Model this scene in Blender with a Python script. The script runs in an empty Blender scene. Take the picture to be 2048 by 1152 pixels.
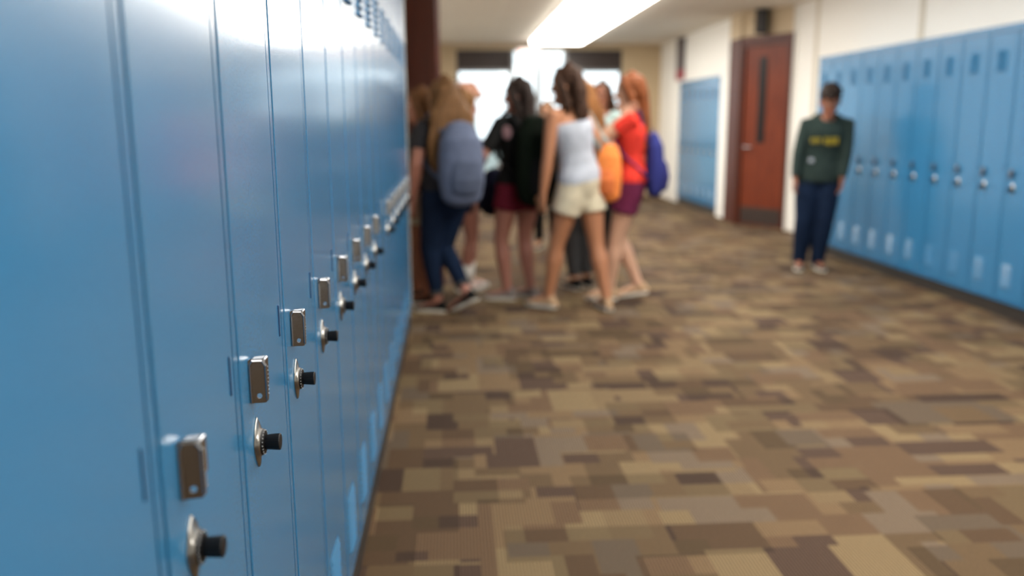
import bpy, bmesh, math, random
from mathutils import Vector, Matrix, Euler, Quaternion
random.seed(7)
R = math.radians
SC = bpy.context.scene
COL = SC.collection

# ------------------------------------------------------------ camera
EYE = 1.32
FPX = 1709.0
cam_d = bpy.data.cameras.new('camera')
cam = bpy.data.objects.new('camera', cam_d)
COL.objects.link(cam)
pitch, yaw, roll = math.atan(.1937), math.atan(.0672), R(.25)
fw = Vector((math.sin(yaw)*math.cos(pitch), math.cos(yaw)*math.cos(pitch), -math.sin(pitch)))
rt = Vector((math.cos(yaw), -math.sin(yaw), 0))
up = rt.cross(fw)
rt2 = rt*math.cos(roll) - up*math.sin(roll)
up2 = rt2.cross(fw)
cam.matrix_world = Matrix(((rt2.x, up2.x, -fw.x, 0), (rt2.y, up2.y, -fw.y, 0), (rt2.z, up2.z, -fw.z, EYE), (0, 0, 0, 1)))
cam_d.sensor_width = 36
cam_d.lens = FPX/2048*36
cam_d.clip_start = .02
cam_d.clip_end = 300
cam_d.dof.use_dof = True
cam_d.dof.focus_distance = 1.4
cam_d.dof.aperture_fstop = 1.8
SC.camera = cam

# ------------------------------------------------------------ world, exposure
SC.view_settings.view_transform = 'Standard'
SC.view_settings.look = 'None'
SC.view_settings.gamma = 1
SC.view_settings.use_curve_mapping = False
SC.view_settings.exposure = 0.62
world = bpy.data.worlds.new('sky')
SC.world = world
world.use_nodes = True
bg = world.node_tree.nodes['Background']
bg.inputs[0].default_value = (.86, .93, 1, 1)
bg.inputs[1].default_value = 1.7
LIGHT_STRENGTH = 8.6

# ------------------------------------------------------------ helpers
def tag(o, label=None, cat=None, group=None, kind=None):
    if label: o['label'] = label
    if cat: o['category'] = cat
    if group: o['group'] = group
    if kind: o['kind'] = kind
    return o

def thing(name, label, cat, loc=(0, 0, 0), rz=0, group=None):
    o = bpy.data.objects.new(name, None)
    COL.objects.link(o)
    o.empty_display_size = .1
    o.location = loc
    o.rotation_euler = (0, 0, rz)
    return tag(o, label, cat, group)

def obj(name, bm, mats, parent=None, smooth=False):
    bmesh.ops.recalc_face_normals(bm, faces=bm.faces)
    me = bpy.data.meshes.new(name)
    bm.to_mesh(me)
    bm.free()
    if not isinstance(mats, (list, tuple)): mats = [mats]
    for m in mats: me.materials.append(m)
    if smooth:
        for p in me.polygons: p.use_smooth = True
    o = bpy.data.objects.new(name, me)
    COL.objects.link(o)
    if parent: o.parent = parent
    return o

def struct(name, bm, mats, parent=None, smooth=False):
    o = obj(name, bm, mats, parent, smooth)
    if not parent: o['kind'] = 'structure'
    return o

def NB(): return bmesh.new()

def box(bm, x0, x1, y0, y1, z0, z1, mi=0):
    vs = [bm.verts.new((x, y, z)) for x in (x0, x1) for y in (y0, y1) for z in (z0, z1)]
    for f in ((0, 1, 3, 2), (4, 6, 7, 5), (0, 4, 5, 1), (2, 3, 7, 6), (0, 2, 6, 4), (1, 5, 7, 3)):
        bm.faces.new([vs[i] for i in f]).material_index = mi
    return vs

def rbox(bm, x0, x1, y0, y1, z0, z1, r=.01, seg=2, mi=0):
    t = NB()
    box(t, x0, x1, y0, y1, z0, z1, mi)
    bmesh.ops.recalc_face_normals(t, faces=t.faces)
    bmesh.ops.bevel(t, geom=t.edges[:], offset=r, segments=seg, profile=.5, affect='EDGES')
    me = bpy.data.meshes.new('t')
    t.to_mesh(me)
    t.free()
    n = len(bm.faces)
    bm.from_mesh(me)
    bm.faces.ensure_lookup_table()
    for f in bm.faces[n:]: f.material_index = mi
    bpy.data.meshes.remove(me)

def loft(bm, pts, rad, side=Vector((1, 0, 0)), n=14, cap=True, mi=0):
    """closed tube through pts, rad = list of r or (r_side, r_other); rounded ends"""
    pts = [Vector(p) for p in pts]
    rad = [(r, r) if not isinstance(r, (tuple, list)) else r for r in rad]
    if cap:
        t0 = (pts[0]-pts[1]).normalized(); t1 = (pts[-1]-pts[-2]).normalized()
        a, b = rad[0], rad[-1]
        m0, m1 = min(a), min(b)
        P0 = [pts[0]+t0*m0*k for k in (.98, .75, .4)]; R0 = [(a[0]*k, a[1]*k) for k in (.2, .66, .92)]
        P1 = [pts[-1]+t1*m1*k for k in (.4, .75, .98)]; R1 = [(b[0]*k, b[1]*k) for k in (.92, .66, .2)]
        pts = P0+pts+P1; rad = R0+rad+R1
    rings = []
    for i, p in enumerate(pts):
        t = (pts[min(i+1, len(pts)-1)]-pts[max(i-1, 0)]).normalized()
        s = side - t*side.dot(t)
        if s.length < 1e-4: s = t.orthogonal()
        s.normalize()
        q = t.cross(s)
        rings.append([bm.verts.new(p+s*math.cos(2*math.pi*k/n)*rad[i][0]+q*math.sin(2*math.pi*k/n)*rad[i][1]) for k in range(n)])
    for a, b in zip(rings, rings[1:]):
        for k in range(n):
            bm.faces.new((a[k], a[(k+1) % n], b[(k+1) % n], b[k])).material_index = mi
    bm.faces.new(rings[0][::-1]).material_index = mi
    bm.faces.new(rings[-1]).material_index = mi
    return bm

def ball(bm, c, r, n=12, mi=0):
    r = r if isinstance(r, (tuple, list)) else (r, r, r)
    k = len(bm.faces)
    m = Matrix.Translation(c) @ Matrix.Diagonal((r[0], r[1], r[2], 1))
    bmesh.ops.create_uvsphere(bm, u_segments=n, v_segments=max(6, n//2+2), radius=1, matrix=m)
    bm.faces.ensure_lookup_table()
    for f in bm.faces[k:]: f.material_index = mi

def xform(bm, M, start=0):
    bm.verts.ensure_lookup_table()
    for v in bm.verts[start:]: v.co = M @ v.co

def remeshed(name, bm, mat, parent, voxel=.008, smooth=6, fac=.5, extra=None):
    """fuse the closed pieces of bm into one continuous skin"""
    o = obj(name, bm, mat, None, True)
    m = o.modifiers.new('r', 'REMESH'); m.mode = 'VOXEL'; m.voxel_size = voxel; m.use_smooth_shade = True
    s = o.modifiers.new('s', 'SMOOTH'); s.iterations = smooth; s.factor = fac
    dg = bpy.context.evaluated_depsgraph_get()
    me = bpy.data.meshes.new_from_object(o.evaluated_get(dg))
    o.modifiers.clear()
    old = o.data
    o.data = me
    bpy.data.meshes.remove(old)
    me.materials.clear()
    me.materials.append(mat)
    for p in me.polygons: p.use_smooth = True; p.material_index = 0
    o.parent = parent
    return o

def children(o): return [c for c in COL.objects if c.parent is o]

def copy_tree(o, parent=None):
    c = o.copy()
    COL.objects.link(c)
    c.parent = parent
    for ch in children(o): copy_tree(ch, c)
    return c

# ------------------------------------------------------------ materials
def P(name, col, rough=.6, metal=0, bump=0, bscale=60, var=0, vscale=8, spec=.5, coat=0, crough=.1, sheen=0):
    m = bpy.data.materials.new(name)
    m.use_nodes = True
    nt = m.node_tree
    b = nt.nodes['Principled BSDF']
    b.inputs['Base Color'].default_value = (*col, 1)
    b.inputs['Roughness'].default_value = rough
    b.inputs['Metallic'].default_value = metal
    b.inputs['Specular IOR Level'].default_value = spec
    b.inputs['Coat Weight'].default_value = coat
    b.inputs['Coat Roughness'].default_value = crough
    b.inputs['Sheen Weight'].default_value = sheen
    tc = nt.nodes.new('ShaderNodeTexCoord')
    if bump:
        n = nt.nodes.new('ShaderNodeTexNoise'); n.inputs['Scale'].default_value = bscale; n.inputs['Detail'].default_value = 3
        k = nt.nodes.new('ShaderNodeBump'); k.inputs['Strength'].default_value = bump; k.inputs['Distance'].default_value = .002
        nt.links.new(tc.outputs['Object'], n.inputs['Vector'])
        nt.links.new(n.outputs['Fac'], k.inputs['Height'])
        nt.links.new(k.outputs['Normal'], b.inputs['Normal'])
    if var:
        n = nt.nodes.new('ShaderNodeTexNoise'); n.inputs['Scale'].default_value = vscale; n.inputs['Detail'].default_value = 4
        r = nt.nodes.new('ShaderNodeValToRGB')
        r.color_ramp.elements[0].position = .3; r.color_ramp.elements[1].position = .7
        r.color_ramp.elements[0].color = (*[c*(1-var) for c in col], 1)
        r.color_ramp.elements[1].color = (*[min(1, c*(1+var)) for c in col], 1)
        nt.links.new(tc.outputs['Object'], n.inputs['Vector'])
        nt.links.new(n.outputs['Fac'], r.inputs['Fac'])
        nt.links.new(r.outputs['Color'], b.inputs['Base Color'])
    return m

def emis(name, col, s):
    m = P(name, (.8, .8, .8), .5)
    b = m.node_tree.nodes['Principled BSDF']
    b.inputs['Emission Color'].default_value = (*col, 1)
    b.inputs['Emission Strength'].default_value = s
    return m

def wood(name, dark, light, scale=3):
    m = P(name, light, .45, coat=.06, crough=.25, spec=.25)
    nt = m.node_tree
    b = nt.nodes['Principled BSDF']
    tc = nt.nodes.new('ShaderNodeTexCoord'); mp = nt.nodes.new('ShaderNodeMapping')
    mp.inputs['Scale'].default_value = (scale*6, scale*6, scale*.5)
    n = nt.nodes.new('ShaderNodeTexNoise'); n.inputs['Scale'].default_value = 2; n.inputs['Detail'].default_value = 6
    n.inputs['Distortion'].default_value = .6
    r = nt.nodes.new('ShaderNodeValToRGB')
    r.color_ramp.elements[0].position = .3; r.color_ramp.elements[1].position = .75
    r.color_ramp.elements[0].color = (*dark, 1); r.color_ramp.elements[1].color = (*light, 1)
    nt.links.new(tc.outputs['Object'], mp.inputs[0]); nt.links.new(mp.outputs[0], n.inputs['Vector'])
    nt.links.new(n.outputs['Fac'], r.inputs[0]); nt.links.new(r.outputs[0], b.inputs['Base Color'])
    return m

M = {}
M['blue'] = P('blue_locker_paint', (.031, .180, .365), .27, bump=.06, bscale=420, var=.06, vscale=260, coat=.62, crough=.15, spec=.4)
M['blue_dark'] = P('blue_gap_shade_and_hinge', (.012, .05, .13), .6)  # locker blue darkened to paint gap shade, also used on the hinges
M['chrome'] = P('worn_chrome', (.36, .37, .39), .17, 1, bump=.05, bscale=90)
M['satin'] = P('satin_steel', (.36, .35, .33), .28, 1, bump=.08, bscale=150)
M['black'] = P('black_plastic', (.006, .006, .007), .45, spec=.25)
M['white_ink'] = P('white_ink', (.8, .8, .78), .5)
M['base'] = P('dark_rubber_base', (.028, .024, .021), .5)
M['wall'] = P('cream_white_wall_paint', (.87, .845, .79), .55, bump=.05, bscale=90)
M['tan'] = P('tan_wall_paint', (.52, .40, .25), .6)
M['seam'] = P('beige_wall_strip', (.66, .60, .49), .6)
M['wood'] = wood('red_brown_door_veneer', (.105, .018, .007), (.20, .038, .011))
M['wood_dark'] = wood('dark_brown_stained_wood', (.055, .012, .006), (.10, .022, .010))
M['dark'] = P('dark_bronze_metal', (.035, .022, .018), .45)
M['alum'] = P('grey_aluminium_frame', (.20, .20, .20), .4, .7)
M['grey'] = P('grey_metal', (.20, .19, .18), .4, .5)

def ceiling_mat():
    m = P('acoustic_ceiling_tile', (.78, .72, .62), .9)
    nt = m.node_tree; b = nt.nodes['Principled BSDF']
    tc = nt.nodes.new('ShaderNodeTexCoord')
    br = nt.nodes.new('ShaderNodeTexBrick')
    br.offset = 0; br.inputs['Scale'].default_value = 1
    br.inputs['Brick Width'].default_value = .61; br.inputs['Row Height'].default_value = .61
    br.inputs['Mortar Size'].default_value = .012
    br.inputs['Color1'].default_value = (.78, .72, .62, 1); br.inputs['Color2'].default_value = (.75, .69, .60, 1)
    br.inputs['Mortar'].default_value = (.80, .75, .66, 1)
    nt.links.new(tc.outputs['Object'], br.inputs['Vector'])
    nt.links.new(br.outputs['Color'], b.inputs['Base Color'])
    return m
M['ceiling'] = ceiling_mat()

def carpet_mat():
    m = P('patchwork_ribbed_carpet', (.2, .13, .08), 0.9, spec=.1)
    nt = m.node_tree; b = nt.nodes['Principled BSDF']; L = nt.links
    tc = nt.nodes.new('ShaderNodeTexCoord')
    def brick(w, h, off, shift, freq=2):
        mp = nt.nodes.new('ShaderNodeMapping'); mp.inputs['Location'].default_value = shift
        L.new(tc.outputs['Object'], mp.inputs[0])
        n = nt.nodes.new('ShaderNodeTexBrick')
        n.offset = off; n.offset_frequency = freq
        n.inputs['Scale'].default_value = 1; n.inputs['Mortar Size'].default_value = 0
        n.inputs['Brick Width'].default_value = w; n.inputs['Row Height'].default_value = h
        n.inputs['Color1'].default_value = (0, 0, 0, 1); n.inputs['Color2'].default_value = (1, 1, 1, 1)
        L.new(mp.outputs[0], n.inputs['Vector'])
        return n.outputs['Color']
    def mth(op, a, c=None, d=None):
        n = nt.nodes.new('ShaderNodeMath'); n.operation = op
        for i, v in enumerate((a, c, d)):
            if v is None: continue
            if isinstance(v, (int, float)): n.inputs[i].default_value = v
            else: L.new(v, n.inputs[i])
        return n.outputs[0]
    def mixf(f, a, c):
        n = nt.nodes.new('ShaderNodeMix'); n.data_type = 'FLOAT'
        L.new(f, n.inputs[0]); L.new(a, n.inputs[2]); L.new(c, n.inputs[3])
        return n.outputs[0]
    A = brick(.14, .21, .5, (0, 0, 0)); B = brick(.28, .105, .33, (.05, .02, 0)); C = brick(.21, .32, .4, (.1, .07, 0), 3)
    D = brick(.28, .42, .5, (.3, .11, 0)); 
    v1 = mixf(mth('GREATER_THAN', D, .55), A, B)
    v2 = mixf(mth('GREATER_THAN', brick(.35, .21, .25, (.2, .3, 0)), .62), v1, C)
    ramp = nt.nodes.new('ShaderNodeValToRGB'); ramp.color_ramp.interpolation = 'CONSTANT'
    cols = [(.00, (.061, .038, .026)), (.17, (.098, .060, .034)), (.36, (.130, .084, .045)), (.52, (.088, .057, .031)),
            (.62, (.138, .094, .050)), (.76, (.118, .085, .057)), (.88, (.155, .108, .057))]
    e = ramp.color_ramp.elements
    e[0].position, e[0].color = cols[0][0], (*cols[0][1], 1)
    e[1].position, e[1].color = cols[1][0], (*cols[1][1], 1)
    for p, c in cols[2:]:
        k = e.new(p); k.color = (*c, 1)
    L.new(v2, ramp.inputs[0])
    # ribs running along the corridor
    sx = nt.nodes.new('ShaderNodeSeparateXYZ'); L.new(tc.outputs['Object'], sx.inputs[0])
    nz0 = nt.nodes.new('ShaderNodeTexNoise'); nz0.inputs['Scale'].default_value = 40; L.new(tc.outputs['Object'], nz0.inputs['Vector'])
    xx = mth('ADD', sx.outputs[0], mth('MULTIPLY', nz0.outputs['Fac'], .0035))
    rib = mth('MULTIPLY_ADD', mth('SINE', mth('MULTIPLY', xx, 2*math.pi/.0105)), .5, .5)
    ribmask = mth('GREATER_THAN', brick(.28, .21, .5, (.14, .33, 0)), .42)
    fz = nt.nodes.new('ShaderNodeTexNoise'); fz.inputs['Scale'].default_value = 260; fz.inputs['Detail'].default_value = 2
    L.new(tc.outputs['Object'], fz.inputs['Vector'])
    amount = mth('MULTIPLY', mth('MULTIPLY', rib, ribmask), .75)
    fuzz = mth('MULTIPLY', mth('SUBTRACT', fz.outputs['Fac'], .5), 1.5)
    gain = mth('ADD', mth('ADD', amount, fuzz), .78)
    vm = nt.nodes.new('ShaderNodeVectorMath'); vm.operation = 'SCALE'
    L.new(ramp.outputs[0], vm.inputs[0]); L.new(gain, vm.inputs['Scale'])
    L.new(vm.outputs[0], b.inputs['Base Color'])
    bp = nt.nodes.new('ShaderNodeBump'); bp.inputs['Strength'].default_value = .6; bp.inputs['Distance'].default_value = .003
    L.new(mth('ADD', mth('MULTIPLY', rib, ribmask), fz.outputs['Fac']), bp.inputs['Height'])
    L.new(bp.outputs[0], b.inputs['Normal'])
    return m
M['carpet'] = carpet_mat()

def glass_mat():
    m = bpy.data.materials.new('clear_window_glass'); m.use_nodes = True
    nt = m.node_tree; nt.nodes.clear()
    o = nt.nodes.new('ShaderNodeOutputMaterial'); mx = nt.nodes.new('ShaderNodeMixShader')
    t = nt.nodes.new('ShaderNodeBsdfTransparent'); g = nt.nodes.new('ShaderNodeBsdfGlossy'); fr = nt.nodes.new('ShaderNodeFresnel')
    t.inputs[0].default_value = (.93, .96, .95, 1); g.inputs['Roughness'].default_value = .02; fr.inputs[0].default_value = 1.45
    nt.links.new(fr.outputs[0], mx.inputs[0]); nt.links.new(t.outputs[0], mx.inputs[1]); nt.links.new(g.outputs[0], mx.inputs[2])
    nt.links.new(mx.outputs[0], o.inputs[0])
    return m
M['glass'] = glass_mat()

# ------------------------------------------------------------ the corridor
CZ = 2.67           # ceiling height
XL, XLW = -.29, -.67  # locker faces / wall plane on the left
XR, XRW = 3.72, 4.10
YE = 15.5
def quadbox(name, a, mat, kind=True):
    bm = NB(); box(bm, *a); return struct(name, bm, mat)
quadbox('floor', (-1.0, 4.5, -3, YE+.3, -.1, 0), M['carpet'])
quadbox('ceiling', (-1.0, 4.5, -3, YE+.1, CZ, CZ+.1), M['ceiling'])
quadbox('wall_left', (XLW-.1, XLW, -3, YE, 0, CZ), M['wall'])
quadbox('wall_right', (XRW, XRW+.1, -3, 10.25, 0, CZ), M['wall'])
quadbox('wall_back', (-1.0, 4.5, -3.1, -3, 0, CZ), M['wall'])
# far stretch of the right wall, stepped into the corridor, with a niche for lockers
bm = NB()
box(bm, XR, XR+.1, 11.42, 11.95, 0, CZ)
box(bm, XR, XR+.1, 11.95, 14.15, 1.955, CZ)
box(bm, XR+.42, XR+.52, 11.0, 14.15, 0, CZ)
box(bm, XR+.1, XR+.42, 11.85, 11.945, 0, CZ)
box(bm, XR+.1, XR+.42, 14.155, 14.25, 0, CZ)
box(bm, XR, XR+.1, 14.15, YE, 0, CZ)
struct('wall_right_far', bm, M['wall'])
# angled wall round the door: bulkhead above
dA, dB = Vector((4.07, 10.28)), Vector((3.69, 10.97))   # hinge side (near) and latch side (far)
dd = (dB-dA).normalized(); dn = Vector((-dd.y, dd.x))    # dn: to the corridor side?
if dn.x > 0: dn = -dn
DW = (dB-dA).length
ang = math.atan2(dd.y, dd.x)
def angled(bm): xform(bm, Matrix.Translation((dA.x, dA.y, 0)) @ Matrix.Rotation(ang, 4, 'Z')); return bm
bm = NB(); box(bm, -.03, DW+.05, -.08, .0, 2.36, CZ); struct('wall_above_door', angled(bm), M['tan'])
# local frame for door: x along leaf, +y toward corridor (check sign)
sgn = 1 if (Matrix.Rotation(ang, 3, 'Z') @ Vector((0, 1, 0))).x < 0 else -1
quadbox('wall_pier', (4.06, XRW+.1, 10.25, 10.33, 0, CZ), M['wall'])

door = thing('door_1', None, None, (dA.x, dA.y, 0), ang); door['kind'] = 'structure'
bm = NB(); s = sgn
def yb(bm, x0, x1, a, b, z0, z1): box(bm, x0, x1, min(a*s, b*s), max(a*s, b*s), z0, z1)
yb(bm, -.0, .05, -.05, .03, 0, 2.36); yb(bm, DW-.05, DW, -.05, .03, 0, 2.36); yb(bm, .05, DW-.05, -.05, .03, 2.24, 2.36)
obj('door_frame', bm, M['wood_dark'], door)
bm = NB()
yb(bm, .055, DW-.055, -.035, .005, .01, 2.235)
leaf = obj('door_leaf', bm, M['wood'], door)
bm = NB(); yb(bm, DW*.50-.01, DW*.50+.11, .005, .012, 1.05, 2.10); obj('door_window', bm, M['black'], leaf)
bm = NB(); yb(bm, .07, DW-.07, .005, .010, .03, .24); obj('kick_plate', bm, M['dark'], leaf)
bm = NB(); loft(bm, [(DW-.12, .005*s, 1.0), (DW-.12, .05*s, 1.0)], [.02, .012]); loft(bm, [(DW-.12, .05*s, 1.0), (DW-.24, .055*s, 1.0)], [.011, .010])
obj('door_handle', bm, M['chrome'], leaf, True)
# brown side panel beyond the door
bm = NB(); box(bm, 3.655, 3.72, 10.98, 11.42, 0, 2.36)
struct('trim_door_side', bm, M['wood_dark'])
bm = NB(); box(bm, 3.655, 3.72, 10.98, 11.42, 2.36, CZ); struct('wall_above_side_panel', bm, M['tan'])

# open wooden door leaf on the left beyond the lockers
hx, hy = -.655, 7.50; fx, fy = -.105, 6.88
L2 = math.hypot(fx-hx, fy-hy); a2 = math.atan2(fy-hy, fx-hx)
door2 = thing('door_2', None, None, (hx, hy, 0), a2); door2['kind'] = 'structure'
bm = NB(); box(bm, 0.01, L2, -.022, .022, .01, 2.42); d2 = obj('door_leaf', bm, M['wood_dark'], door2)
bm = NB(); loft(bm, [(L2-.07, -.022, 1.0), (L2-.07, -.06, 1.0)], [.02, .012]); loft(bm, [(L2-.07, -.06, 1.0), (L2-.18, -.065, 1.0)], [.011, .01])
obj('door_handle', bm, M['chrome'], d2, True)
bm = NB(); box(bm, .04, L2-.04, -.027, -.022, .03, .25); obj('kick_plate', bm, M['dark'], d2)
bm = NB()
for z in (.25, 1.2, 2.15): loft(bm, [(.0, 0, z-.05), (.0, 0, z+.05)], [.008, .008], n=8)
obj('door_hinge', bm, M['satin'], d2)

# end wall: piers, header, glazing
bm = NB()
box(bm, -1.0, .075, YE, YE+.12, 0, CZ); box(bm, 3.02, 4.5, YE, YE+.12, 0, CZ); box(bm, .075, 3.02, YE, YE+.12, 2.58, CZ)
struct('wall_end', bm, M['tan'])
win = []
for k, (x0, x1, top) in enumerate(((.075, 1.05, 2.23), (1.05, 2.02, 2.58), (2.02, 3.02, 2.23))):
    w = thing('window_%d' % (k+1), None, None, (0, 0, 0)); w['kind'] = 'structure'
    bm = NB()
    box(bm, x0, x0+.045, YE+.02, YE+.09, 0, 2.58); box(bm, x1-.045, x1, YE+.02, YE+.09, 0, 2.58)
    box(bm, x0+.045, x1-.045, YE+.02, YE+.09, 0, .18); box(bm, x0+.045, x1-.045, YE+.02, YE+.09, .98, 1.04)
    box(bm, x0+.045, x1-.045, YE+.02, YE+.09, top-.03, top+.02 if top < 2.5 else top)
    if k == 1: box(bm, (x0+x1)/2-.05, (x0+x1)/2+.05, YE+.02, YE+.09, .18, 2.55)
    obj('window_frame', bm, M['alum'], w)
    bm = NB(); box(bm, x0+.045, x1-.045, YE+.05, YE+.056, .18, top-.03); obj('window_pane', bm, M['glass'], w)
    if k != 1:
        bm = NB(); box(bm, x0+.02, x1-.02, YE-.01, YE+.03, top+.02, 2.57); obj('transom_panel', bm, M['dark'], w)
# baseboards
bm = NB(); box(bm, -.64, -.30, .44, 5.54, 0, .118); struct('baseboard_left', bm, M['base'])
bm = NB(); box(bm, 3.735, 4.09, 3.62, 8.72, 0, .098); struct('baseboard_right', bm, M['base'])
bm = NB(); box(bm, 3.735, 4.09, 11.96, 14.14, 0, .098); struct('baseboard_far', bm, M['base'])
# end filler of the left lockers and strips on the right wall
bm = NB(); box(bm, XLW+.002, XL+.002, 5.495, 5.535, .118, 2.14); struct('trim_1', bm, M['seam'])
bm = NB(); box(bm, XRW-.012, XRW, 7.46, 7.53, 1.96, CZ); struct('trim_2', bm, M['seam'])
bm = NB(); box(bm, XRW-.012, XRW, 9.66, 9.74, 0, CZ); struct('trim_3', bm, M['seam'])

# ------------------------------------------------------------ outdoors beyond the glass
bm = NB(); box(bm, -30, 34, YE+.3, 80, -.25, -.12); struct('ground_outside', bm, P('pale_concrete', (.22, .24, .22), .9, var=.1, vscale=.6))
bld = thing('building', 'low building with an orange brown roof outside, seen through the left glass', 'building', (-4.0, 44, -.12))
bm = NB(); box(bm, -2.5, 5.2, 0, 5, 0, 2.72); obj('building_wall', bm, P('pale_siding', (.30, .32, .26), .8), bld)
bm = NB()
vs = box(bm, -2.9, 5.6, -.4, 5.4, 2.72, 3.55)
for v in bm.verts:
    if v.co.z > 3: v.co.y = 2.5 + (v.co.y-2.5)*.3; v.co.x = 1.35 + (v.co.x-1.35)*.9
obj('roof', bm, P('terracotta_roof', (.36, .12, .05), .8), bld)
dg_m = P('dim_glass', (.2, .26, .3), .2)
for i in range(4):
    bm = NB(); box(bm, -1.8+i*1.8, -.9+i*1.8, -.03, 0, .9, 1.8)
    obj('building_window', bm, dg_m, bld)
random.seed(3)
hedge_m = P('hedge_leaf_green', (.16, .26, .12), .9, bump=1, bscale=6, var=.5, vscale=5)
bm = NB()
for i in range(60): ball(bm, (random.uniform(2.2, 11), random.uniform(-.6, .6), random.uniform(.3, 1.1)), random.uniform(.35, .6), 10)
h = obj('hedge', bm, hedge_m); h.location = (.3, 34, -.12)
tag(h, 'green clipped hedge outside beyond the right-hand glass', 'hedge', kind='stuff')

# ------------------------------------------------------------ ceiling lights
light_m = emis('lit_light_diffuser', (1, .965, .90), LIGHT_STRENGTH)
def ceiling_light():
    t = thing('ceiling_light', 'x', 'ceiling light')
    bm = NB()
    box(bm, -.455, -.43, -.6, .6, -.02, -.001); box(bm, .43, .455, -.6, .6, -.02, -.001)
    box(bm, -.43, .43, -.6, -.575, -.02, -.001); box(bm, -.43, .43, .575, .6, -.02, -.001)
    obj('light_frame', bm, M['white_ink'], t)
    bm = NB(); rbox(bm, -.43, .43, -.575, .575, -.075, -.002, .02, 3)
    obj('light_diffuser', bm, light_m, t)
    return t
cl0 = ceiling_light()
N_L = 13
for i in range(N_L):
    o = cl0 if i == 0 else copy_tree(cl0)
    o.location = (1.745, 14.1-1.215*i, CZ)
    o['label'] = 'lit rectangular ceiling panel in the bright strip above the corridor'
    o['group'] = 'ceiling light panels in one continuous strip'

# ------------------------------------------------------------ signs
sg = thing('exit_sign', 'small lit exit sign with red letters hanging before the end windows', 'exit sign', (1.30, 14.9, 2.36))
bm = NB(); rbox(bm, -.19, .19, -.03, .03, 0, .19, .008); obj('sign_case', bm, emis('lit_sign_face', (1, .80, .76), .35), sg)
bm = NB(); box(bm, -.012, .012, -.012, .012, .19, CZ-2.36-.001); obj('hanger', bm, M['grey'], sg)
fc = bpy.data.curves.new('exit_letters', 'FONT'); fc.body = 'EXIT'; fc.size = .17; fc.extrude = .003; fc.align_x = 'CENTER'
to = bpy.data.objects.new('exit_letters', fc); COL.objects.link(to)
bpy.context.view_layer.update()
dg = bpy.context.evaluated_depsgraph_get()
me = bpy.data.meshes.new_from_object(to.evaluated_get(dg)); bpy.data.objects.remove(to)
me.materials.clear(); me.materials.append(emis('red_sign_letters', (1, .03, .02), 1.0))
lo = bpy.data.objects.new('exit_letters', me); COL.objects.link(lo); lo.parent = sg
lo.rotation_euler = (R(90), 0, 0); lo.location = (0, -.034, .042)
print('EXIT verts', len(me.vertices), lo.dimensions)

bx = thing('wall_speaker', 'narrow black box mounted on the tan wall above the red-brown door', 'speaker', (3.80, 10.56, 2.375))
bm = NB(); rbox(bm, -.07, .07, -.06, .06, 0, .285, .01); obj('speaker_case', bm, M['black'], bx)
bm = NB(); box(bm, -.055, .055, -.066, -.06, .02, .265); obj('speaker_grille', bm, M['base'], bx)
bx.rotation_euler = (0, 0, R(-25)); bx.location = (3.78, 10.62, 2.375)
bn = thing('wall_banner', 'narrow dark grey banner with red lower end, above the far lockers', 'banner', (XR-.003, 14.1, 1.99))
bm = NB(); box(bm, -.02, 0, -.25, .25, .16, .66); obj('banner_cloth', bm, P('dark_grey_cloth', (.12, .10, .10), .8), bn)
bm = NB(); box(bm, -.02, 0, -.25, .25, 0, .16); obj('banner_end', bm, P('dull_red_cloth', (.28, .06, .07), .8), bn)

# ------------------------------------------------------------ lockers
PITCH = .313
def louvre(bm, y0, y1, zt, zb, prot=.007, n=10):
    rows = []
    for i in range(n+1):
        t = i/n; q = prot*(1-abs(2*t-1)**3)**.6
        y = y0+(y1-y0)*t
        rows.append([bm.verts.new((0.0003, y, zt)), bm.verts.new((q+.0004, y, zb)), bm.verts.new((.0003, y, zb-.0015))])
    for a, b in zip(rows, rows[1:]):
        bm.faces.new((a[0], b[0], b[1], a[1])); bm.faces.new((a[1], b[1], b[2], a[2]))

def teardrop(th):
    c, s_ = abs(math.cos(th)), math.sin(th)
    # pointed ellipse 0.074 tall, 0.044 wide
    a, b = .022, .038
    r = 1/math.sqrt((c/a)**2+(s_/b)**2)
    lim = 1/((c/(a*1.04))+(abs(s_)/b)) if True else 9
    return r*.55+lim*.45 if abs(s_) > .2 else r

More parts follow.
